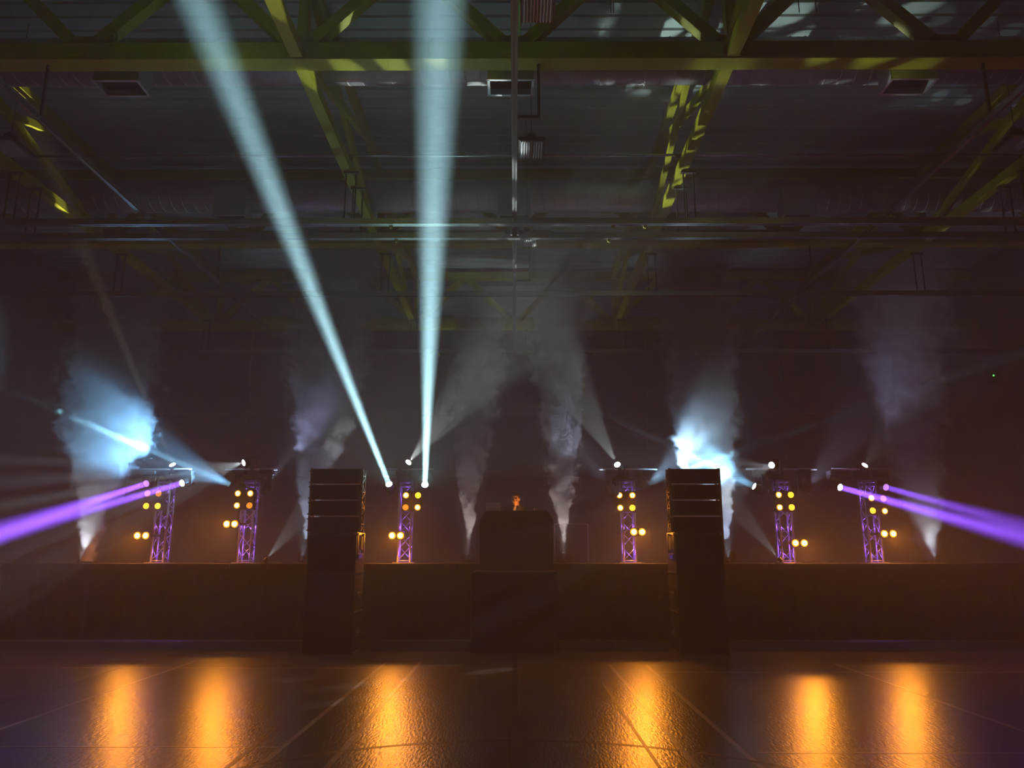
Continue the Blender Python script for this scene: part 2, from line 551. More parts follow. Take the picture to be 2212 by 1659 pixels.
# riser in front of the stage and the DJ booth on it
rz = thing('booth_riser', (0, 13.6, 0), 'tall black cloth-covered box on the floor in front of the stage', 'riser')
xr0, xr1 = at(1016, 1320, 13.6).x, at(1207, 1320, 13.6).x
MB().box(((xr0 + xr1) / 2, 14.36, .65), (xr1 - xr0, 1.5, 1.30)).build('body', M_cloth, rz, .02)
MB().box(((xr0 + xr1) / 2, 14.36, 1.315), (xr1 - xr0 - .06, 1.48, .03)).build('top_board', M_case, rz, .008)
MB().tube([(xr0 + .04, 13.63, 1.322), (xr1 - .04, 13.63, 1.322)], .010, 6).build('edge_trim', M_rig, rz)
bo = thing('dj_booth', (0.0, 14.6, 1.33), 'black DJ booth with cut top corners behind the tall box', 'DJ booth')
xb0, xb1 = at(1036, 1170, 14.6).x, at(1195, 1170, 14.6).x
zb0, zb1 = 1.332, at(1112, 1103, 14.6).z
xc = (xb0 + xb1) / 2
hw = (xb1 - xb0) / 2
cutx, cutz = .115, .165
pr = [Vector((-hw, 0, 0)), Vector((hw, 0, 0)), Vector((hw, 0, zb1 - zb0 - cutz)), Vector((hw - cutx, 0, zb1 - zb0)), Vector((-hw + cutx, 0, zb1 - zb0)),
      Vector((-hw, 0, zb1 - zb0 - cutz))]
MB().prism(pr, (xc, 14.56, zb0), (xc, 14.60, zb0)).build('front_panel', M_cloth, bo, .01)
for s in (-1, 1):
    MB().box((xc + s * (hw - .03), 14.83, zb0 + (zb1 - zb0 - cutz) / 2), (.04, .46, zb1 - zb0 - cutz)).build('side_panel', M_black, bo)
MB().box((xc, 14.83, zb1 - .22), (2 * hw - .1, .44, .04)).build('table_top', M_black, bo)
for px in (1097, 1137, 1147):
    p = at(px, 1141, 14.55)
    MB().lathe([(0, .008), (.012, .005)], (p.x, 14.56, p.z), (0, -1, 0), 8).build('rivet', M_rig, bo)

# things on the booth
ztab = zb1 - .20
pl = at(1066, 1096, 14.9)
lp = thing('laptop', (pl.x, 14.85, ztab), 'silver laptop lid standing on the DJ booth', 'laptop')
rl = Matrix.Rotation(R(-6), 3, 'Z')
MB().box((pl.x, 14.82, ztab + .012), (.27, .2, .02), rl).build('keyboard_base', M_silver, lp, .004)
MB().box((pl.x, 14.74, ztab + .18), (.27, .015, .34), Matrix.Rotation(R(-6), 3, 'Z') @ Matrix.Rotation(R(14), 3, 'X')).build('lid', M_silver, lp, .006)
pg = at(1157, 1098, 14.85)
gl = thing('drinking_glass', (pg.x, 14.85, ztab), 'small glass with drink on the DJ booth', 'glass')
M_glass = mat('glass', (0.75, 0.6, 0.4), 0.1, var=0.05)
MB().lathe([(0, .032), (.26, .036), (.26, .031), (.02, .027)], (pg.x, 14.85, ztab), (0, 0, 1), 16).build('tumbler', M_glass, gl)
MB().lathe([(.021, .025), (.2, .028)], (pg.x, 14.85, ztab), (0, 0, 1), 16).build('drink', mat('amber_drink', (.45, .22, .05), .2, var=.1), gl)

mc = at(1232, 1190, 18.4)
fc = thing('flight_case', (mc.x, 18.4, SZ), 'small flight case with pale edge standing right of the DJ booth', 'case')
x0, x1 = at(1198, 1160, 18.2).x, at(1270, 1160, 18.2).x
zt = at(1232, 1131, 18.2).z
MB().box(((x0 + x1) / 2, 18.45, (SZ + zt) / 2), (x1 - x0, .5, zt - SZ)).build('body', M_case, fc, .015)
for x in (x0, x1):
    MB().box((x, 18.205, (SZ + zt) / 2), (.025, .025, zt - SZ - .01)).build('edge_profile', M_track, fc)
MB().box(((x0 + x1) / 2, 18.205, zt - .01), (x1 - x0, .025, .02)).build('edge_profile', M_track, fc)

# ------------------------------------------------------------------ loudspeakers
def speaker_stack(side):
    s = 1 if side == 'right' else -1
    pxs = (1460, 1563) if s > 0 else (664, 769)
    Y0 = 13.3
    xa, xb = at(pxs[0], 1165, Y0).x, at(pxs[1], 1165, Y0).x
    xc, w = (xa + xb) / 2, xb - xa
    pos3 = ('bottom', 'middle', 'top')
    hs = 1.94 / 3
    inner = -s
    for k in range(3):
        z = hs * k
        t = thing('subwoofer', (xc, Y0 + .4, z), '%s black subwoofer of the %s loudspeaker stack' % (pos3[k], side), 'subwoofer', 'subwoofers')
        MB().box((xc, Y0 + .42, z + hs / 2), (w, .76, hs - .012)).build('cabinet', M_cab, t, .012)
        MB().box((xc, Y0 + .03, z + hs / 2), (w - .05, .03, hs - .06)).build('grille', M_grille, t, .008)
        for sd in (-1, 1):
            xs = xc + sd * (w / 2 + .004)
            MB().box((xs, Y0 + .42, z + hs / 2), (.01, .34, .16)).build('handle_cup', M_blackm, t)
            MB().bar((xs + sd * .012, Y0 + .30, z + hs / 2), (xs + sd * .012, Y0 + .54, z + hs / 2), .02, .025).build('handle', M_rig, t)
            MB().box((xs, Y0 + .42, z + .02), (.012, .72, .02)).build('foot_rail', M_rig, t)
    # bumper frame between subs and array
    t = thing('array_bumper', (xc, Y0 + .3, 1.94), 'pale steel frame holding the line array on the %s stack' % side, 'frame')
    zt = 1.945
    for sd in (-1, 1):
        x = xc + sd * (w / 2 - .01)
        MB().box((x, Y0 + .36, zt + .02), (.05, .66, .04)).build('side_bar', M_rig, t)
        MB().box((x + sd * .03, Y0 + .10, zt - .15), (.015, .04, .36)).build('drop_arm', M_rig, t)
        MB().box((x + sd * .03, Y0 + .62, zt - .15), (.015, .04, .36)).build('drop_arm', M_rig, t)
        MB().box((x + sd * .03, Y0 + .36, zt - .32), (.015, .56, .03)).build('tie_bar', M_rig, t)
    MB().box((xc, Y0 + .10, zt + .02), (w - .02, .05, .05)).build('front_bar', M_blackm, t)
    MB().box((xc, Y0 + .62, zt + .02), (w - .02, .05, .05)).build('rear_bar', M_blackm, t)
    # line array boxes
    zb = 1.99
    ztop = at((pxs[0] + pxs[1]) / 2, 1009, Y0).z
    hh = (ztop - zb) / 4
    pos4 = ('lowest', 'second lowest', 'second highest', 'highest')
    for k in range(4):
        z = zb + hh * k
        t = thing('line_array_speaker', (xc, Y0 + .3, z), '%s line array cabinet of the %s loudspeaker stack' % (pos4[k], side), 'speaker', 'line array cabinets')
        gap = .022
        prf = [Vector((0, 0, .0)), Vector((0, .42, .03)), Vector((0, .42, hh - gap - .03)), Vector((0, 0, hh - gap))]
        MB().prism(prf, (xc - w / 2, Y0 + .06, z), (xc + w / 2, Y0 + .06, z)).build('cabinet', M_cab, t, .008)
        MB().box((xc, Y0 + .05, z + (hh - gap) / 2), (w - .03, .03, hh - gap - .02)).build('grille', M_grille, t, .006)
        for sd in (-1, 1):
            x = xc + sd * (w / 2 + .025)
            g = MB()
            for a, b in (((.10, .0), (.10, hh)), ((.32, .0), (.32, hh)), ((.10, .02), (.32, hh * .5)), ((.32, hh * .5), (.10, hh - .02)), ((.10, hh * .5), (.32, hh * .5))):
                g.bar((x, Y0 + .06 + a[0], z + a[1]), (x, Y0 + .06 + b[0], z + b[1]), .012, .05, Vector((1, 0, 0)))
            g.build('rigging_plate', M_rig, t)
            MB().box((xc + sd * (w / 2 + .006), Y0 + .27, z + hh / 2), (.008, .36, hh - .05)).build('side_plate', M_cab, t)
            for zz in (.03, hh - .05):
                MB().lathe([(0, .014), (.035, .014)], (x - .01, Y0 + .16, z + zz), (sd, 0, 0), 8).build('locking_pin', M_rig, t)


speaker_stack('left')
speaker_stack('right')

# ------------------------------------------------------------------ lights: helpers
AMB = (1.0, 0.41, 0.03)


def lamp(name, kind, loc, aim, power, rgb, angle=60, blend=.2, radius=.05, parent=None, gobo=None):
    l = bpy.data.lights.new(name, kind)
    l.energy = power
    l.color = rgb
    if kind == 'SPOT':
        l.spot_size = R(angle)
        l.spot_blend = blend
        l.shadow_soft_size = radius
    elif kind == 'POINT':
        l.shadow_soft_size = radius
    o = bpy.data.objects.new(name, l)
    col.objects.link(o)
    o.location = loc
    o['kind'] = 'helper'
    if aim is not None:
        o.rotation_euler = (Vector(aim)).to_track_quat('-Z', 'Y').to_euler()
    if gobo:
        l.use_nodes = True
        nt = l.node_tree
        em = nt.nodes['Emission']
        tc = nt.nodes.new('ShaderNodeTexCoord')
        sep = nt.nodes.new('ShaderNodeSeparateXYZ')
        nt.links.new(tc.outputs['Normal'], sep.inputs[0])
        d1 = nt.nodes.new('ShaderNodeMath')
        d1.operation = 'DIVIDE'
        d2 = nt.nodes.new('ShaderNodeMath')
        d2.operation = 'DIVIDE'
        nt.links.new(sep.outputs[0], d1.inputs[0])
        nt.links.new(sep.outputs[2], d1.inputs[1])
        nt.links.new(sep.outputs[1], d2.inputs[0])
        nt.links.new(sep.outputs[2], d2.inputs[1])
        cb = nt.nodes.new('ShaderNodeCombineXYZ')
        nt.links.new(d1.outputs[0], cb.inputs[0])
        nt.links.new(d2.outputs[0], cb.inputs[1])
        vo = nt.nodes.new('ShaderNodeTexVoronoi')
        vo.voronoi_dimensions = '2D'
        vo.inputs['Scale'].default_value = gobo[0]
        vo.inputs['Randomness'].default_value = gobo[3] if len(gobo) > 3 else .35
        nt.links.new(cb.outputs[0], vo.inputs['Vector'])
        mr = nt.nodes.new('ShaderNodeMapRange')
        mr.interpolation_type = 'SMOOTHSTEP'
        mr.inputs['From Min'].default_value = gobo[4] if len(gobo) > 4 else .31
        mr.inputs['From Max'].default_value = (gobo[4] if len(gobo) > 4 else .31) * .55
        mr.inputs['To Min'].default_value = gobo[1]
        mr.inputs['To Max'].default_value = gobo[2]
        nt.links.new(vo.outputs['Distance'], mr.inputs['Value'])
        nt.links.new(mr.outputs[0], em.inputs['Strength'])
    return o


def beam(name, L, d, spot_w, area_w, rgb, angle, lens_r=.062):
    lamp(name, 'SPOT', L, d, spot_w, rgb, angle, .08, .05)
    o = lamp(name, 'AREA', L, d, area_w, rgb)
    o.data.shape = 'DISK'
    o.data.size = lens_r * 2
    o.data.spread = R(angle * .9)


def moving_head(lens_pt, aim, base_z, lab, lens_mat, scale=1.0):
    """lens_pt: centre of the lens; base_z: z of the plate the fixture is fixed to (above: hanging, below: standing)"""
    aim = Vector(aim).normalized()
    k = scale
    piv = Vector(lens_pt) - aim * .17 * k
    hang = base_z > piv.z
    sg = 1 if hang else -1
    t = thing('moving_head_light', (piv.x, piv.y, base_z), lab, 'stage light', 'moving head lights')
    bz = base_z - sg * .05
    MB().box((piv.x, piv.y, bz), (.26 * k, .24 * k, .10)).build('base', M_blackm, t, .015)
    pan = Vector((aim.x, aim.y, 0))
    pan = pan.normalized() if pan.length > .05 else Vector((0, -1, 0))
    sd = Vector((-pan.y, pan.x, 0))
    y = MB()
    cz = base_z - sg * .125
    y.bar(Vector((piv.x, piv.y, cz)) - sd * .155 * k, Vector((piv.x, piv.y, cz)) + sd * .155 * k, .11, .05)
    for s in (-1, 1):
        a = Vector((piv.x, piv.y, cz)) + sd * s * .145 * k
        b = piv + sd * s * .145 * k - Vector((0, 0, sg * .06))
        y.bar(a, b, .10, .035, up=sd)
    y.build('yoke', M_blackm, t, .008)
    r = .105 * k
    MB().lathe([(-.17 * k, r * .45), (-.165 * k, r * .72), (-.13 * k, r * .95), (-.02 * k, r * 1.05), (.08 * k, r * .98), (.13 * k, r * .86), (.165 * k, r * .86),
                (.165 * k, r * .74), (.14 * k, r * .70)], piv, aim, 24).build('head', M_blackm, t)
    MB().lathe([(.140 * k, r * .69), (.152 * k, r * .69), (.162 * k, r * .35)], piv, aim, 24).build('lens', lens_mat, t)
    hd = piv - aim * .05
    MB().bar(hd - sd * .16 * k, hd + sd * .16 * k, .05, .05).build('tilt_axle', M_blackm, t)
    return t


def blinder(points, cols, Y, lab, housing, fixed_to, r=.066):
    c = sum((Vector(p) for p in points), Vector()) / len(points)
    t = thing('blinder_light', c, lab, 'stage light', 'amber blinder lights')
    xs = [p.x for p in points]
    zs = [p.z for p in points]
    w, h = max(xs) - min(xs) + housing, max(zs) - min(zs) + housing
    MB().box((c.x, c.y + .07, c.z), (w, .10, h)).build('housing', M_blackm, t, .03)
    for p, ci in zip(points, cols):
        MB().lathe([(0, r * 1.25), (.05, r * 1.25), (.05, r * 1.05), (.03, r)], (p.x, c.y + .03, p.z), (0, -1, 0), 20).build('reflector_ring', M_blackm, t)
        fo = MB().lathe([(.0, r), (.022, r * .98), (.028, r * .7)], (p.x, c.y + .01, p.z), (0, -1, 0), 20).build('lamp_face', E_amber[ci if ci < 2 else 3], t)
        if ci == 2:
            MB().lathe([(.02, r * .72), (.034, r * .6), (.04, r * .2)], (p.x, c.y + .01, p.z), (0, -1, 0), 20).build('hot_bulb', E_amber[2], fo)
    MB().bar((c.x, c.y + .12, c.z), (fixed_to.x, fixed_to.y, c.z), .05, .05).build('bracket', M_blackm, t)
    return t


# ------------------------------------------------------------------ lighting towers
TY = 16.7
towers = [  # top-centre px of the truss front, blinder four px, colour index, blinder two px
    dict(px=352, name='leftmost', four=((319, 1066), (343, 1066), (316, 1093), (341, 1093)), fc=(0, 0, 1, 1), two=((297, 1157), (315, 1157)), tc=(2, 2), bar=(298, 412)),
    dict(px=536, name='second from the left', four=((514, 1066), (541, 1066), (512, 1092), (539, 1092)), fc=(2, 2, 2, 0), two=((490, 1132), (507, 1132)), tc=(2, 2), bar=(485, 598)),
    dict(px=876, name='just left of the DJ booth', four=((877, 1070), (903, 1070), (876, 1096), (902, 1096)), fc=(2, 1, 0, 2), two=((847, 1157), (865, 1157)), tc=(2, 2), bar=(822, 936)),
    dict(px=1357, name='just right of the DJ booth', four=((1338, 1070), (1366, 1070), (1340, 1097), (1366, 1097)), fc=(2, 2, 2, 1), two=((1369, 1149), (1387, 1149)), tc=(2, 2), bar=(1295, 1420)),
    dict(px=1694, name='second from the right', four=((1682, 1069), (1708, 1069), (1684, 1096), (1710, 1096)), fc=(2, 1, 2, 1), two=((1718, 1173), (1737, 1173)), tc=(2, 2), bar=(1612, 1766)),
    dict(px=1882, name='rightmost', four=((1882, 1076), (1908, 1077), (1885, 1103), (1911, 1104)), fc=(2, 0, 1, 2), two=((1910, 1153), (1929, 1153)), tc=(2, 2), bar=(1798, 1934)),
]
ZTOP = at(1106, 1037, TY).z
ZBAR = ZTOP + .24
for i, T in enumerate(towers):
    c = at(T['px'], 1083, TY)
    T['c'] = c
    t = thing('lighting_tower', (c.x, TY + .12, SZ), 'aluminium box truss lighting tower, %s on the stage' % T['name'], 'lighting tower', 'truss towers on the stage')
    hw = .13
    legs = [Vector((c.x + a * hw, TY + .12 + b * hw, 0)) for a, b in ((-1, -1), (1, -1), (1, 1), (-1, 1))]
    for p in legs:
        MB().tube([(p.x, p.y, SZ + .01), (p.x, p.y, ZTOP)], .023, 10).build('leg', M_alu, t)
    nlev = 6
    dz = (ZTOP - SZ - .12) / nlev
    for f in range(4):
        p, q = legs[f], legs[(f + 1) % 4]
        for k in range(nlev):
            z0 = SZ + .06 + dz * k
            a, b = (p, q) if k % 2 == 0 else (q, p)
            MB().tube([(a.x, a.y, z0), (b.x, b.y, z0 + dz)], .0095, 6).build('brace', M_alu, t)
        for z in (SZ + .05, ZTOP - .04, ZTOP - .13):
            MB().tube([(p.x, p.y, z), (q.x, q.y, z)], .011, 6).build('rung', M_alu, t)
    MB().box((c.x, TY + .12, SZ + .008), (.46, .46, .016)).build('base_plate', M_alu, t)
    MB().box((c.x, TY + .12, ZTOP + .01), (.32, .32, .02)).build('top_plate', M_blackm, t)
    MB().tube([(at(T['bar'][0], 1005, TY).x, TY + .06, ZBAR), (at(T['bar'][1], 1005, TY).x, TY + .06, ZBAR)], .024, 10).build('crossbar', M_alu, t)
    MB().box((c.x, TY + .12, (ZTOP + ZBAR) / 2), (.1, .1, ZBAR - ZTOP)).build('crossbar_post', M_blackm, t)
    T['t'] = t

LABT = ['the leftmost tower', 'the second tower from the left', 'the tower just left of the DJ booth', 'the tower just right of the DJ booth',
        'the second tower from the right', 'the rightmost tower']
for i, T in enumerate(towers):
    c = T['c']
    fpts = [at(px, py, TY - .12) for px, py in T['four']]
    blinder(fpts, T['fc'], TY - .12, 'black panel with four amber lamps on %s' % LABT[i], .19, c + Vector((0, 0.0, 0)))
    tpts = [at(px, py, TY - .14) for px, py in T['two']]
    blinder(tpts, T['tc'], TY - .14, 'pair of glaring amber lamps low on %s' % LABT[i], 0.17, c, .078)
    p = (tpts[0] + tpts[1]) / 2
    lamp('added_amber_fill', 'SPOT', p + Vector((0, -.13, 0)), (0, -.72, -.70), (120, 170, 150, 175, 150, 150)[i], (1.0, .28, .02), 172, .45, .04)  # extra wide light added to warm the haze around the towers
    lamp('amber_lamp', 'SPOT', p + Vector((0, -.07, 0)), (0, -1, -.24), 60, AMB, 96, 1.0, .10)
    pm = sum(fpts, Vector()) / 4
    lamp('amber_lamp', 'SPOT', pm + Vector((0, -.10, 0)), (0, -1, -.75), (50, 80, 75, 90, 75, 70)[i], (1.0, .27, .015), 160, 1.0, .05)
    lamp('violet_tower_lamp', 'POINT', (c.x, TY + .12, SZ + .72), None, 4.5, (.24, .07, 1.0), radius=.03)
    lamp('violet_tower_lamp', 'POINT', (c.x, TY + .12, SZ + .12), None, 4.5, (.24, .07, 1.0), radius=.04)
    lamp('violet_tower_lamp', 'POINT', (c.x, TY + .12, ZTOP - .22), None, 2.2, (.30, .10, 1.0), radius=.03)

# moving heads: (tower, lens px, aim point or None, mount, lens material, words)
P1C = at(235, 935, 16.35)
P5C = at(1525, 1000, 16.35)


def aim_to(px, py, Y):
    return at(px, py, Y)


def hang(i, px, py, target, lm, words, Y=TY - .05):
    L = at(px, py, Y)
    d = (target - L).normalized()
    moving_head(L, d, ZBAR - .03, 'hanging moving head light, %s of %s' % (words, LABT[i]), lm)
    return L + d * .02, d


def top(i, px, py, target, lm, Y=TY + .0):
    L = at(px, py, Y)
    d = (target - L).normalized()
    c = towers[i]['c']
    piv = L - d * .17
    moving_head(L, d, ZTOP + .03, 'moving head light standing atop %s' % LABT[i], lm, .95)
    return L + d * .02, d


CYAN = (.50, .90, 1.0)
VIO = (.27, .085, 1.0)
BLUE = (.30, .72, 1.0)
COOL = (.86, .97, 1.0)

# hanging heads
L, d = hang(0, 315, 1045, aim_to(-30, 1158, 12.6), E_violetd, 'left arm')
beam('violet_beam', L, d, 52800, 79, VIO, 6.0)
L, d = hang(0, 392, 1044, aim_to(-40, 1168, 12.6), E_violet, 'right arm')
beam('violet_beam', L, d, 39600, 79, VIO, 4.8)
L, d = hang(1, 499, 1047, P1C, E_white, 'left arm')
beam('blue_beam', L, d, 14000, 20, BLUE, 1.6)
lamp('added_blue_fill', 'SPOT', L, d, 5000, (.22, .56, 1.0), 44, .9, .05)  # wide fill added beside the narrow beam to brighten the left smoke column
L, d = hang(1, 582, 1040, at(715, 760, 17.6), E_off, 'right arm')
lamp('added_plume_fill', 'SPOT', L, d, 420, (.50, .58, 1.0), 50, 1.0, .05)  # fill added at an unlit head so the smoke shows
L, d = hang(2, 840, 1045, at(425, 0, 7.5), E_cyan, 'left arm')
beam('cyan_beam', L, d, 135000, 46, CYAN, 3.0)
lamp('added_cyan_fill', 'SPOT', L, d, 90, (.50, 1.0, .95), 75, 1.0, .06)  # wide fill added to light the ceiling and haze around the beam
L, d = hang(2, 918, 1046, at(953, -100, 6.0), E_cyan, 'right arm')
beam('cyan_beam', L, d, 205000, 44, CYAN, 3.0)
lamp('added_cyan_fill', 'SPOT', L, d, 170, (.50, 1.0, .95), 75, 1.0, .06)  # same added fill for the ceiling and haze, right arm
L, d = hang(3, 1312, 1046, at(1130, 800, 17.6), E_off, 'left arm')
lamp('added_plume_fill', 'SPOT', L, d, 150, (.62, .72, 1.0), 56, 1.0, .05)  # fill added at an unlit head to lift the centre jets
L, d = hang(3, 1402, 1043, P5C, E_off, 'right arm', TY + .1)
beam('blue_beam', L, d, 9000, 8, BLUE, 2.0)
lamp('added_blue_fill', 'SPOT', L, (d + Vector((0, 0, .5))).normalized(), 1900, (.42, .68, 1.0), 50, 1.0, .05)  # fill added and tipped upward to brighten the upper smoke
L, d = hang(4, 1628, 1050, P5C, E_white, 'left arm')
beam('blue_beam', L, d, 14000, 18, BLUE, 2.2)
lamp('added_blue_fill', 'SPOT', L, d, 2200, (.20, .58, 1.0), 50, .9, .05)  # wide fill added beside the beam to brighten the right smoke column
L, d = hang(4, 1748, 1048, at(1950, 800, 17.6), E_off, 'right arm')
lamp('added_plume_fill', 'SPOT', L, d, 260, (.62, .60, 1.0), 56, 1.0, .05)  # fill added at an unlit head to lift the far right smoke
L, d = hang(5, 1816, 1053, aim_to(2250, 1172, 12.6), E_violet, 'left arm')
beam('violet_beam', L, d, 62700, 79, VIO, 5.2)
L, d = hang(5, 1915, 1053, aim_to(2260, 1150, 12.8), E_violetd, 'right arm')
beam('violet_beam', L, d, 23100, 31, VIO, 5.2)

# standing heads
L, d = top(0, 372, 1003, at(130, 412, 12.4), E_white, TY + .05)
lamp('gobo_beam', 'SPOT', L, d, 8000, (1.0, .93, .6), 3.0, .3, .04)
L, d = top(1, 525, 1000, at(330, 1052, 15.2), E_white)
lamp('gobo_beam', 'SPOT', L, d, 2000, COOL, 34, .1, .02, gobo=(11, 0.05, 2.2))
L, d = top(2, 883, 998, Vector((2.75, 10.4, 8.2)), E_white, TY + .0)
lamp('gobo_beam', 'SPOT', L, d, 2300, (.92, 1.0, .95), 26, .6, .02, gobo=(19, 0.0, 2.4, .3, .44))
L, d = top(3, 1333, 1003, Vector((-1.55, 8.52, 7.6)), E_white, TY + .0)
lamp('gobo_beam', 'SPOT', L, d, 2300, (.92, 1.0, .95), 17, .4, .02, gobo=(18, 0.0, 2.6, .06, .38))
L, d = top(4, 1666, 1005, at(1560, 1040, 15.2), E_white)
lamp('gobo_beam', 'SPOT', L, d, 900, COOL, 30, .1, .02, gobo=(11, 0.05, 2.2))
L, d = top(5, 1869, 1004, Vector((9.5, 10.0, 8.5)), E_white, TY + .0)
lamp('gobo_beam', 'SPOT', L, d, 120, COOL, 50, .3, .02, gobo=(13, 0.1, 2.0))


def floor_light(px, py, target, power, angle, rgb, lab, Y=SY + .35):
    L = at(px, py, Y)
    L.z = SZ + .09
    d = (target - L).normalized()
    t = thing('floor_spotlight', (L.x, Y, SZ), lab, 'stage light', 'small uplights on the stage edge')
    MB().box((L.x, Y + .02, SZ + .012), (.14, .14, .02)).build('base', M_blackm, t, .005)
    MB().lathe([(-.07, .025), (-.06, .035), (.0, .038), (.02, .038), (.02, .033)], L, d, 16).build('head', M_blackm, t)
    MB().lathe([(.012, .032), (.02, .03)], L, d, 16).build('lens', E_white, t)
    lamp('floor_beam', 'SPOT', L + d * .03, d, power, rgb, angle, .3, .02)


floor_light(575, 1217, at(668, 1095, 16.4), 420, 26, COOL, 'small uplight on the stage edge between tower and left speaker stack')
floor_light(1684, 1221, at(1560, 1060, 16.2), 420, 24, COOL, 'small uplight at the foot of the second tower from the right')
p0, p1 = at(1718, 1221, SY + .25), at(1791, 1221, SY + .25)
o = thing('metal_rod', (p0.x, p0.y, SZ), 'thin bright metal rod with hooked end lying on the stage edge', 'rod')
MB().tube([(p0.x, p0.y, SZ + .012), (p1.x - .05, p0.y, SZ + .012)], .010, 8).build('shaft', M_rig, o)
MB().tube([(p1.x - .06, p0.y, SZ + .012), (p1.x - .02, p0.y, SZ + .03), (p1.x, p0.y, SZ + .06)], .009, 8).build('hook', M_rig, o)

# ------------------------------------------------------------------ smoke machines and plumes
def uplight(L, d, lab):  # fixture body for the lights added at the smoke machines
    t = thing('floor_spotlight', (L.x, L.y, SZ), lab, 'stage light', 'small uplights on the stage edge')
    MB().box((L.x, L.y, SZ + .008), (.11, .11, .016)).build('base', M_blackm, t, .004)
    MB().lathe([(-.045, .02), (-.04, .028), (.0, .03), (.014, .03), (.014, .026)], L, d, 16).build('head', M_blackm, t)
    MB().lathe([(.006, .025), (.012, .022)], L, d, 16).build('lens', E_white, t)


def smoke_machine(p, lab, h):
    t = thing('smoke_machine', (p.x, p.y, SZ), lab, 'smoke machine', 'smoke machines on the stage')
    MB().box((p.x, p.y, SZ + h * .45), (.30, .24, h * .8)).build('body', M_blackm, t, .012)
    MB().lathe([(0, .035), (h * .22, .03), (h * .22, .018), (h * .12, .016)], (p.x, p.y, SZ + h * .8), (0, 0, 1), 12).build('nozzle', M_rig, t)
    for s in (-1, 1):
        MB().box((p.x + s * .158, p.y, SZ + h * .4), (.012, .2, h * .7)).build('bracket', M_blackm, t)


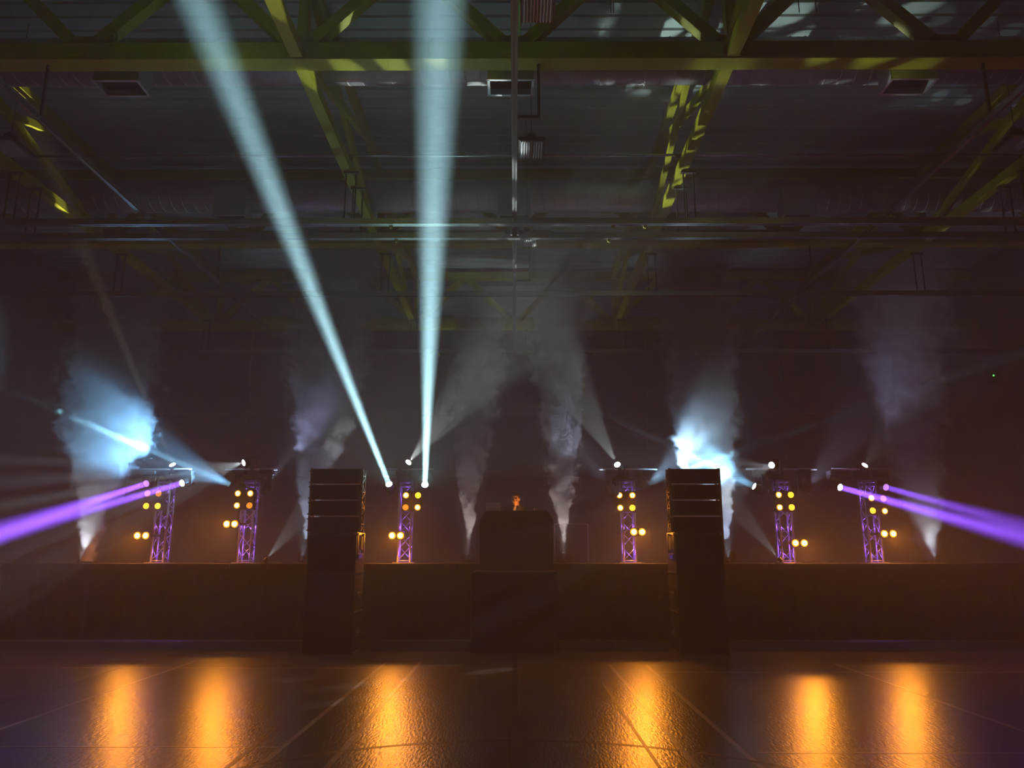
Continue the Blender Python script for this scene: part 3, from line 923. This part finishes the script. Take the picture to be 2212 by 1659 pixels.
def plume(lab, Y, prof, dens, rgb, edge=.34, nscale=3.2, seed=0.0, amp=.95):
    """prof: list of (py, px, half width px, density factor) from base to top; rising column of smoke with a wandering axis"""
    pts = []
    for py, px, hwid, df in prof:
        p = at(px, py, Y)
        q = at(px + hwid, py, Y)
        pts.append((p.z, p.x, q.x - p.x, df))
    z0, z1 = pts[0][0], pts[-1][0]
    xmin = min(p[1] - p[2] for p in pts) - .6
    xmax = max(p[1] + p[2] for p in pts) + .6
    rmax = max(p[2] for p in pts)
    nr, ns = 30, 20
    vs, fs = [], []

    def samp(z):
        for a, b in zip(pts, pts[1:]):
            if z <= b[0] + 1e-6:
                u = (z - a[0]) / (b[0] - a[0])
                return [a[j] + (b[j] - a[j]) * u for j in (1, 2)]
        return [pts[-1][1], pts[-1][2]]
    K = 1.42
    for i in range(nr + 1):
        z = z0 + (z1 - z0) * i / nr
        x, r = samp(z)
        for k in range(ns):
            a = 2 * math.pi * k / ns
            vs.append(Vector((x + math.cos(a) * (r * K + .01), Y + math.sin(a) * (r * K + .01), z)))
    for i in range(nr):
        for k in range(ns):
            k2 = (k + 1) % ns
            fs.append((i * ns + k, i * ns + k2, (i + 1) * ns + k2, (i + 1) * ns + k))
    fs += [tuple(reversed(range(ns))), tuple(nr * ns + k for k in range(ns))]
    m = bpy.data.materials.new('smoke')
    m.use_nodes = True
    nt = m.node_tree
    m.cycles.volume_step_rate = .36
    nt.nodes.clear()
    N = nt.nodes.new
    Lk = nt.links.new

    def math_(op, a, b=None, c_=None):
        n_ = N('ShaderNodeMath')
        n_.operation = op
        for idx, v_ in enumerate((a, b, c_)):
            if v_ is None:
                continue
            if isinstance(v_, (int, float)):
                n_.inputs[idx].default_value = v_
            else:
                Lk(v_, n_.inputs[idx])
        return n_.outputs[0]
    out = N('ShaderNodeOutputMaterial')
    tc = N('ShaderNodeTexCoord')
    sep = N('ShaderNodeSeparateXYZ')
    Lk(tc.outputs['Object'], sep.inputs[0])
    u = math_('DIVIDE', math_('SUBTRACT', sep.outputs[2], z0), z1 - z0)
    ramp = N('ShaderNodeValToRGB')
    cr = ramp.color_ramp
    cr.interpolation = 'LINEAR'
    while len(cr.elements) < len(pts):
        cr.elements.new(.5)
    for e, p in zip(cr.elements, pts):
        pass
    ordered = sorted(pts)
    for k_, p in enumerate(ordered):
        cr.elements[k_].position = (p[0] - z0) / (z1 - z0)
    for k_, p in enumerate(ordered):
        cr.elements[k_].color = ((p[1] - xmin) / (xmax - xmin), p[2] / (rmax * 1.01), p[3], 1)
    Lk(u, ramp.inputs[0])
    s2 = N('ShaderNodeSeparateColor')
    Lk(ramp.outputs[0], s2.inputs[0])
    xc_ = math_('MULTIPLY_ADD', s2.outputs[0], xmax - xmin, xmin)
    r_ = math_('MULTIPLY', s2.outputs[1], rmax * 1.01)
    dx = math_('DIVIDE', math_('SUBTRACT', sep.outputs[0], xc_), r_)
    dy = math_('DIVIDE', math_('SUBTRACT', sep.outputs[1], Y), r_)
    dd = math_('SQRT', math_('ADD', math_('MULTIPLY', dx, dx), math_('MULTIPLY', dy, dy)))
    # billows: noise sampled in space scaled by local size
    mp = N('ShaderNodeMapping')
    mp.inputs['Location'].default_value = (seed, seed * 1.7, seed * .3)
    Lk(tc.outputs['Object'], mp.inputs[0])
    nz = N('ShaderNodeTexNoise')
    nz.inputs['Scale'].default_value = nscale
    nz.inputs['Detail'].default_value = 4.0
    nz.inputs['Roughness'].default_value = .58
    nz.inputs['Distortion'].default_value = .6
    Lk(mp.outputs[0], nz.inputs['Vector'])
    fb = math_('SUBTRACT', nz.outputs['Fac'], .5)
    de = math_('MULTIPLY_ADD', fb, -amp * 2.0, dd)
    mr = N('ShaderNodeMapRange')
    mr.interpolation_type = 'SMOOTHSTEP'
    mr.inputs['From Min'].default_value = 1.05
    mr.inputs['From Max'].default_value = 1.05 - edge
    Lk(de, mr.inputs['Value'])
    lump = math_('MAXIMUM', math_('MULTIPLY_ADD', fb, 3.2, .9), .25)
    den = math_('MULTIPLY', math_('MULTIPLY', mr.outputs[0], s2.outputs[2]), math_('MULTIPLY', lump, dens))
    vol = N('ShaderNodeVolumeScatter')
    vol.inputs['Color'].default_value = (*rgb, 1)
    vol.inputs['Anisotropy'].default_value = 0.0
    Lk(den, vol.inputs['Density'])
    Lk(vol.outputs[0], out.inputs['Volume'])
    me = bpy.data.meshes.new('smoke_plume')
    me.from_pydata([tuple(v) for v in vs], [], fs)
    me.materials.append(m)
    o = bpy.data.objects.new('smoke_plume', me)
    col.objects.link(o)
    tag(o, lab, 'smoke', 'smoke columns rising from the stage', 'stuff')
    return pts


GREY = (.93, .95, 1.0)
Y1 = 16.35
plume('thick column of smoke glowing blue at the far left of the stage', Y1,
      [(1214, 190, 15, 1.2), (1150, 198, 24, 1.0), (1100, 203, 30, .9), (1050, 212, 46, .9), (1000, 222, 70, 1.0), (950, 230, 88, 1.0), (880, 238, 92, .9),
       (780, 245, 92, .7), (680, 258, 90, .5), (590, 272, 92, .3), (500, 292, 100, .0)], 2.4, GREY, seed=1.3)
plume('grey smoke column rising behind the left speaker stack', 17.6,
      [(1165, 664, 10, 1.2), (1100, 668, 20, 1.1), (1040, 672, 28, 1.0), (990, 684, 42, .9), (920, 702, 62, .8), (830, 706, 80, .7), (740, 712, 88, .6), (640, 736, 92, .5),
       (560, 752, 88, .35), (490, 760, 90, .0)], 2.4, GREY, seed=4.1)
plume('slim smoke jet rising just left of the DJ booth', 17.6,
      [(1190, 1012, 2.2, 1.4), (1150, 1013, 7, 1.3), (1110, 1014, 14, 1.1), (1060, 1013, 23, 1.0), (1010, 1019, 32, .9), (950, 1021, 38, .7), (880, 1029, 48, .5), (800, 1036, 54, .4),
       (700, 1032, 56, .3), (600, 1024, 52, .0)], 5.0, GREY, seed=7.7, nscale=3.4)
plume('slim smoke jet rising just right of the DJ booth', 17.6,
      [(1190, 1218, 2.2, 1.4), (1150, 1218, 8, 1.3), (1110, 1217, 15, 1.2), (1060, 1215, 26, 1.1), (1000, 1215, 34, 1.0), (940, 1214, 42, .9), (870, 1207, 46, .7), (780, 1205, 60, .5),
       (660, 1213, 66, .35), (530, 1220, 62, .0)], 5.0, GREY, seed=9.9, nscale=3.4)
plume('bright blue-lit smoke column behind the right speaker stack', 16.35,
      [(1165, 1568, 8, 1.2), (1100, 1566, 15, 1.1), (1050, 1552, 32, 1.1), (1000, 1527, 56, 1.1), (940, 1524, 66, 1.0), (870, 1520, 70, .9), (790, 1514, 74, .7), (690, 1502, 84, .6), (590, 1490, 92, .5),
       (520, 1482, 92, .3), (470, 1478, 92, .0)], 3.0, GREY, seed=12.4)
plume('loose grey smoke column at the far right of the stage', 17.6,
      [(1215, 2008, 18, 1.2), (1150, 2005, 28, 1.0), (1100, 1996, 38, .9), (1040, 1986, 48, .8), (970, 1972, 54, .7), (890, 1974, 62, .6), (790, 1952, 78, .55), (690, 1956, 94, .5),
       (610, 1930, 108, .4), (540, 1912, 104, .25), (490, 1900, 100, .0)], 2.4, GREY, seed=15.0)
for px, Yp, h, lab in ((190, 16.35, .05, 'flat black smoke machine under the far left smoke column'), (662, 17.6, .3, 'black smoke machine hidden behind the left speaker stack'),
                       (1012, 17.6, .23, 'black smoke machine left of the DJ booth'), (1218, 17.6, .23, 'black smoke machine right of the DJ booth'),
                       (1568, 16.35, .3, 'black smoke machine hidden behind the right speaker stack'), (2008, 17.6, .05, 'flat black smoke machine under the far right smoke column')):
    p = at(px, 1205, Yp)
    smoke_machine(p, lab, h)
    q = Vector((p.x - .02, p.y - .27, SZ + .06))
    pw = {1012: 110, 1218: 140, 190: 150, 2008: 110, 662: 180, 1568: 260}[px]
    uplight(q, Vector((.01, .20, 1)), 'tiny added uplight in front of the ' + lab.replace('black ', '').replace('flat ', ''))
    lamp('added_smoke_fill', 'SPOT', q + Vector((0, 0, .025)), Vector((.01, .20, 1)), pw, (.86, .90, 1.0) if px in (190, 2008) else ((1.0, .86, .74) if px in (1012, 1218) else (.60, .76, 1.0)), 46, .9, .02)  # light added to brighten the smoke from below

# ------------------------------------------------------------------ wall device with green indicator
p = at(2163, 818, 19.6)
wbx = thing('wall_box', (HW - .08, 19.6, p.z), 'dark box with a tiny green light on the right wall', 'wall box')
MB().box((HW - .09, 19.6, p.z), (.18, .36, .34)).build('body', M_blackm, wbx, .02)
MB().lathe([(0, .02), (.02, .02)], (HW - .18, 19.45, p.z + .05), (-1, -.3, 0), 10).build('indicator', E_green, wbx)

# ------------------------------------------------------------------ the DJ
def blob(parts, name, m, parent, voxel=.014, smooth=6):
    mb = MB()
    for kind, a in parts:
        if kind == 'cap':
            p, q, r0, r1 = a
            p, q = Vector(p), Vector(q)
            d = (q - p)
            L = d.length
            pr = []
            for k in range(7):
                th = math.pi / 2 * (1 - k / 6)
                pr.append((-r0 * math.sin(th), r0 * math.cos(th)))
            for k in range(7):
                th = math.pi / 2 * (k / 6)
                pr.append((L + r1 * math.sin(th), r1 * math.cos(th)))
            mb.lathe(pr, p, d, 18)
        else:
            c, s, rot = a
            c = Vector(c)
            n1, n2 = 14, 20
            vs = []
            for i in range(n1 + 1):
                th = math.pi * (i + .02) / (n1 + .04)
                for k in range(n2):
                    ph = 2 * math.pi * k / n2
                    v = Vector((s[0] * math.sin(th) * math.cos(ph), s[1] * math.sin(th) * math.sin(ph), s[2] * math.cos(th)))
                    vs.append(c + (rot @ v if rot is not None else v))
            fs = [(i * n2 + k, i * n2 + (k + 1) % n2, (i + 1) * n2 + (k + 1) % n2, (i + 1) * n2 + k) for i in range(n1) for k in range(n2)]
            fs += [tuple(reversed(range(n2))), tuple(n1 * n2 + k for k in range(n2))]
            mb.add(vs, fs, True)
    o = mb.build(name, m, parent)
    rm = o.modifiers.new('fuse', 'REMESH')
    rm.mode = 'VOXEL'
    rm.voxel_size = voxel
    rm.use_smooth_shade = True
    if smooth:
        s_ = o.modifiers.new('soft', 'SMOOTH')
        s_.factor = .5
        s_.iterations = smooth
    return o


hd = at(1114, 1079, 15.42)
dj = thing('person', (hd.x + .03, 15.85, SZ), 'person in a dark jacket leaning over the DJ booth, looking down', 'person')
HR = Matrix.Rotation(R(-16), 3, 'Z') @ Matrix.Rotation(R(14), 3, 'X')     # face turned slightly to the photo's left, tipped down


def H(x, y, z):
    return hd + HR @ Vector((x, y, z))


hip = Vector((hd.x + .03, 15.80, SZ + .80))
sh = Vector((hd.x + .02, 15.52, hd.z - .215))
shL, shR = sh + Vector((-.19, .02, 0)), sh + Vector((.19, .02, 0))
handz = ztab + .06
elL, elR = shL + Vector((-.10, -.12, -.22)), shR + Vector((.12, -.12, -.22))
haL, haR = Vector((hd.x - .16, 14.99, handz)), Vector((hd.x + .19, 14.99, handz))
skin = [('ell', (H(0, .012, .025), (.074, .094, .098), HR)), ('ell', (H(0, -.022, -.045), (.058, .066, .078), HR)), ('ell', (H(0, -.058, -.092), (.028, .026, .022), HR)),
        ('cap', (H(0, -.092, .01), H(0, -.112, -.028), .011, .016)), ('ell', (H(0, -.078, -.066), (.026, .014, .010), HR)),
        ('ell', (H(0, -.074, .034), (.058, .018, .012), HR)), ('ell', (H(-.04, -.062, -.025), (.022, .02, .02), HR)), ('ell', (H(.04, -.062, -.025), (.022, .02, .02), HR)),
        ('ell', (H(-.078, .012, -.004), (.010, .022, .034), HR)), ('ell', (H(.078, .012, -.004), (.010, .022, .034), HR)),
        ('cap', (H(0, .03, -.06), sh + Vector((0, -.0, .03)), .052, .062)), ('cap', (sh, hip, .12, .13)),
        ('cap', (shL, elL, .05, .042)), ('cap', (elL, haL, .04, .028)), ('cap', (shR, elR, .05, .042)), ('cap', (elR, haR, .04, .028)), ('cap', (shL, shR, .06, .06))]
for ha, s in ((haL, 1), (haR, -1)):
    skin.append(('ell', (ha + Vector((0, -.05, -.005)), (.040, .05, .016), None)))
    for k, (fx, ln) in enumerate(((-.030, .052), (-.010, .062), (.010, .058), (.029, .046))):
        b = ha + Vector((fx, -.092, -.002))
        kx = b + Vector((fx * .2, -ln * .6, -.004))
        skin += [('cap', (b, kx, .0095, .009)), ('cap', (kx, kx + Vector((0, -ln * .5, -.018)), .009, .0075))]
    b = ha + Vector((s * .034, -.03, -.004))
    skin += [('cap', (b, b + Vector((s * .026, -.035, -.006)), .011, .010)), ('cap', (b + Vector((s * .026, -.035, -.006)), b + Vector((s * .026, -.066, -.014)), .010, .008))]
for s in (-1, 1):
    hj = hip + Vector((s * .09, 0, -.02))
    kn = Vector((hj.x + s * .02, hj.y - .05, SZ + .44))
    an = Vector((kn.x, hj.y + .04, SZ + .08))
    skin += [('cap', (hj, kn, .085, .06)), ('cap', (kn, an, .056, .04)), ('cap', (an, an + Vector((0, -.16, -.035)), .04, .032))]
blob(skin, 'body', M_skin, dj, .007, 4)
jac = [('cap', (sh + Vector((0, .02, .0)), hip + Vector((0, 0, .05)), .150, .165)), ('cap', (shL, shR, .085, .085)), ('cap', (shL, elL, .068, .058)),
       ('cap', (elL, elL.lerp(haL, .85), .057, .044)), ('cap', (shR, elR, .068, .058)), ('cap', (elR, elR.lerp(haR, .85), .057, .044)),
       ('cap', (sh + Vector((-.05, .02, .08)), sh + Vector((-.14, .0, .03)), .035, .06)), ('cap', (sh + Vector((.05, .02, .08)), sh + Vector((.14, .0, .03)), .035, .06))]
blob(jac, 'jacket', M_jacket, dj, .014, 6)
tr = []
for s in (-1, 1):
    hj = hip + Vector((s * .09, 0, -.02))
    kn = Vector((hj.x + s * .02, hj.y - .05, SZ + .44))
    an = Vector((kn.x, hj.y + .04, SZ + .12))
    tr += [('cap', (hj, kn, .115, .082)), ('cap', (kn, an, .08, .07))]
tr.append(('cap', (hip + Vector((-.06, 0, 0)), hip + Vector((.06, 0, 0)), .13, .13)))
blob(tr, 'trousers', M_jacket, dj, .016, 6)
for s in (-1, 1):
    a = Vector((hip.x + s * .11, hip.y + .04, SZ + .055))
    blob([('cap', (a, a + Vector((0, -.17, -.005)), .055, .042))], 'shoe', M_black, dj, .014, 3)
blob([('ell', (H(0, .030, .045), (.082, .092, .090), HR)), ('ell', (H(0, .058, -.005), (.076, .062, .075), HR)), ('ell', (H(0, -.030, .100), (.058, .05, .028), HR)),
      ('cap', (H(-.074, .0, .05), H(-.076, .008, .015), .012, .007)), ('cap', (H(.074, .0, .05), H(.076, .008, .015), .012, .007))], 'hair', M_hair, dj, .008, 2)
blob([('cap', (sh + Vector((-.035, -.135, .07)), sh + Vector((-.09, -.15, -.12)), .028, .04)), ('cap', (sh + Vector((-.05, -.06, .095)), sh + Vector((.04, -.07, .085)), .028, .026))],
     'shirt', M_shirt, dj, .01, 4)
for s in (-1, 1):
    blob([('ell', (H(s * .030, -.077, .010), (.014, .008, .007), HR))], 'eye', M_eye, dj, .004, 0)
    MB().tube([H(s * .012, -.092, .030), H(s * .032, -.090, .036), H(s * .052, -.078, .030)], .006, 6).build('eyebrow', M_hair, dj)

# added gooseneck lamp, put on the booth to light the DJ's face
gx, gz = hd.x + .22, ztab
gk = thing('added_gooseneck', (gx, 14.98, gz), 'small added gooseneck lamp on the DJ booth shining amber on the face', 'lamp')
MB().box((gx, 14.98, gz + .012), (.06, .06, .024)).build('base', M_blackm, gk, .005)
MB().tube([(gx, 14.98, gz + .02), (gx, 14.98, gz + .09), (gx - .01, 15.0, gz + .13), (gx - .03, 15.03, gz + .15)], .005, 6).build('neck', M_blackm, gk)
gp = Vector((gx - .03, 15.03, gz + .15))
gd = (hd - gp).normalized()
MB().lathe([(-.03, .008), (-.02, .018), (.02, .024), (.02, .02)], gp, gd, 12).build('shade', M_blackm, gk)
MB().lathe([(.008, .017), (.014, .012)], gp, gd, 12).build('bulb', E_amber[1], gk)
lamp('added_face_fill', 'SPOT', gp + gd * .025, gd, 15, (1.0, .33, .05), 60, .5, .012)  # added light that brightens the face
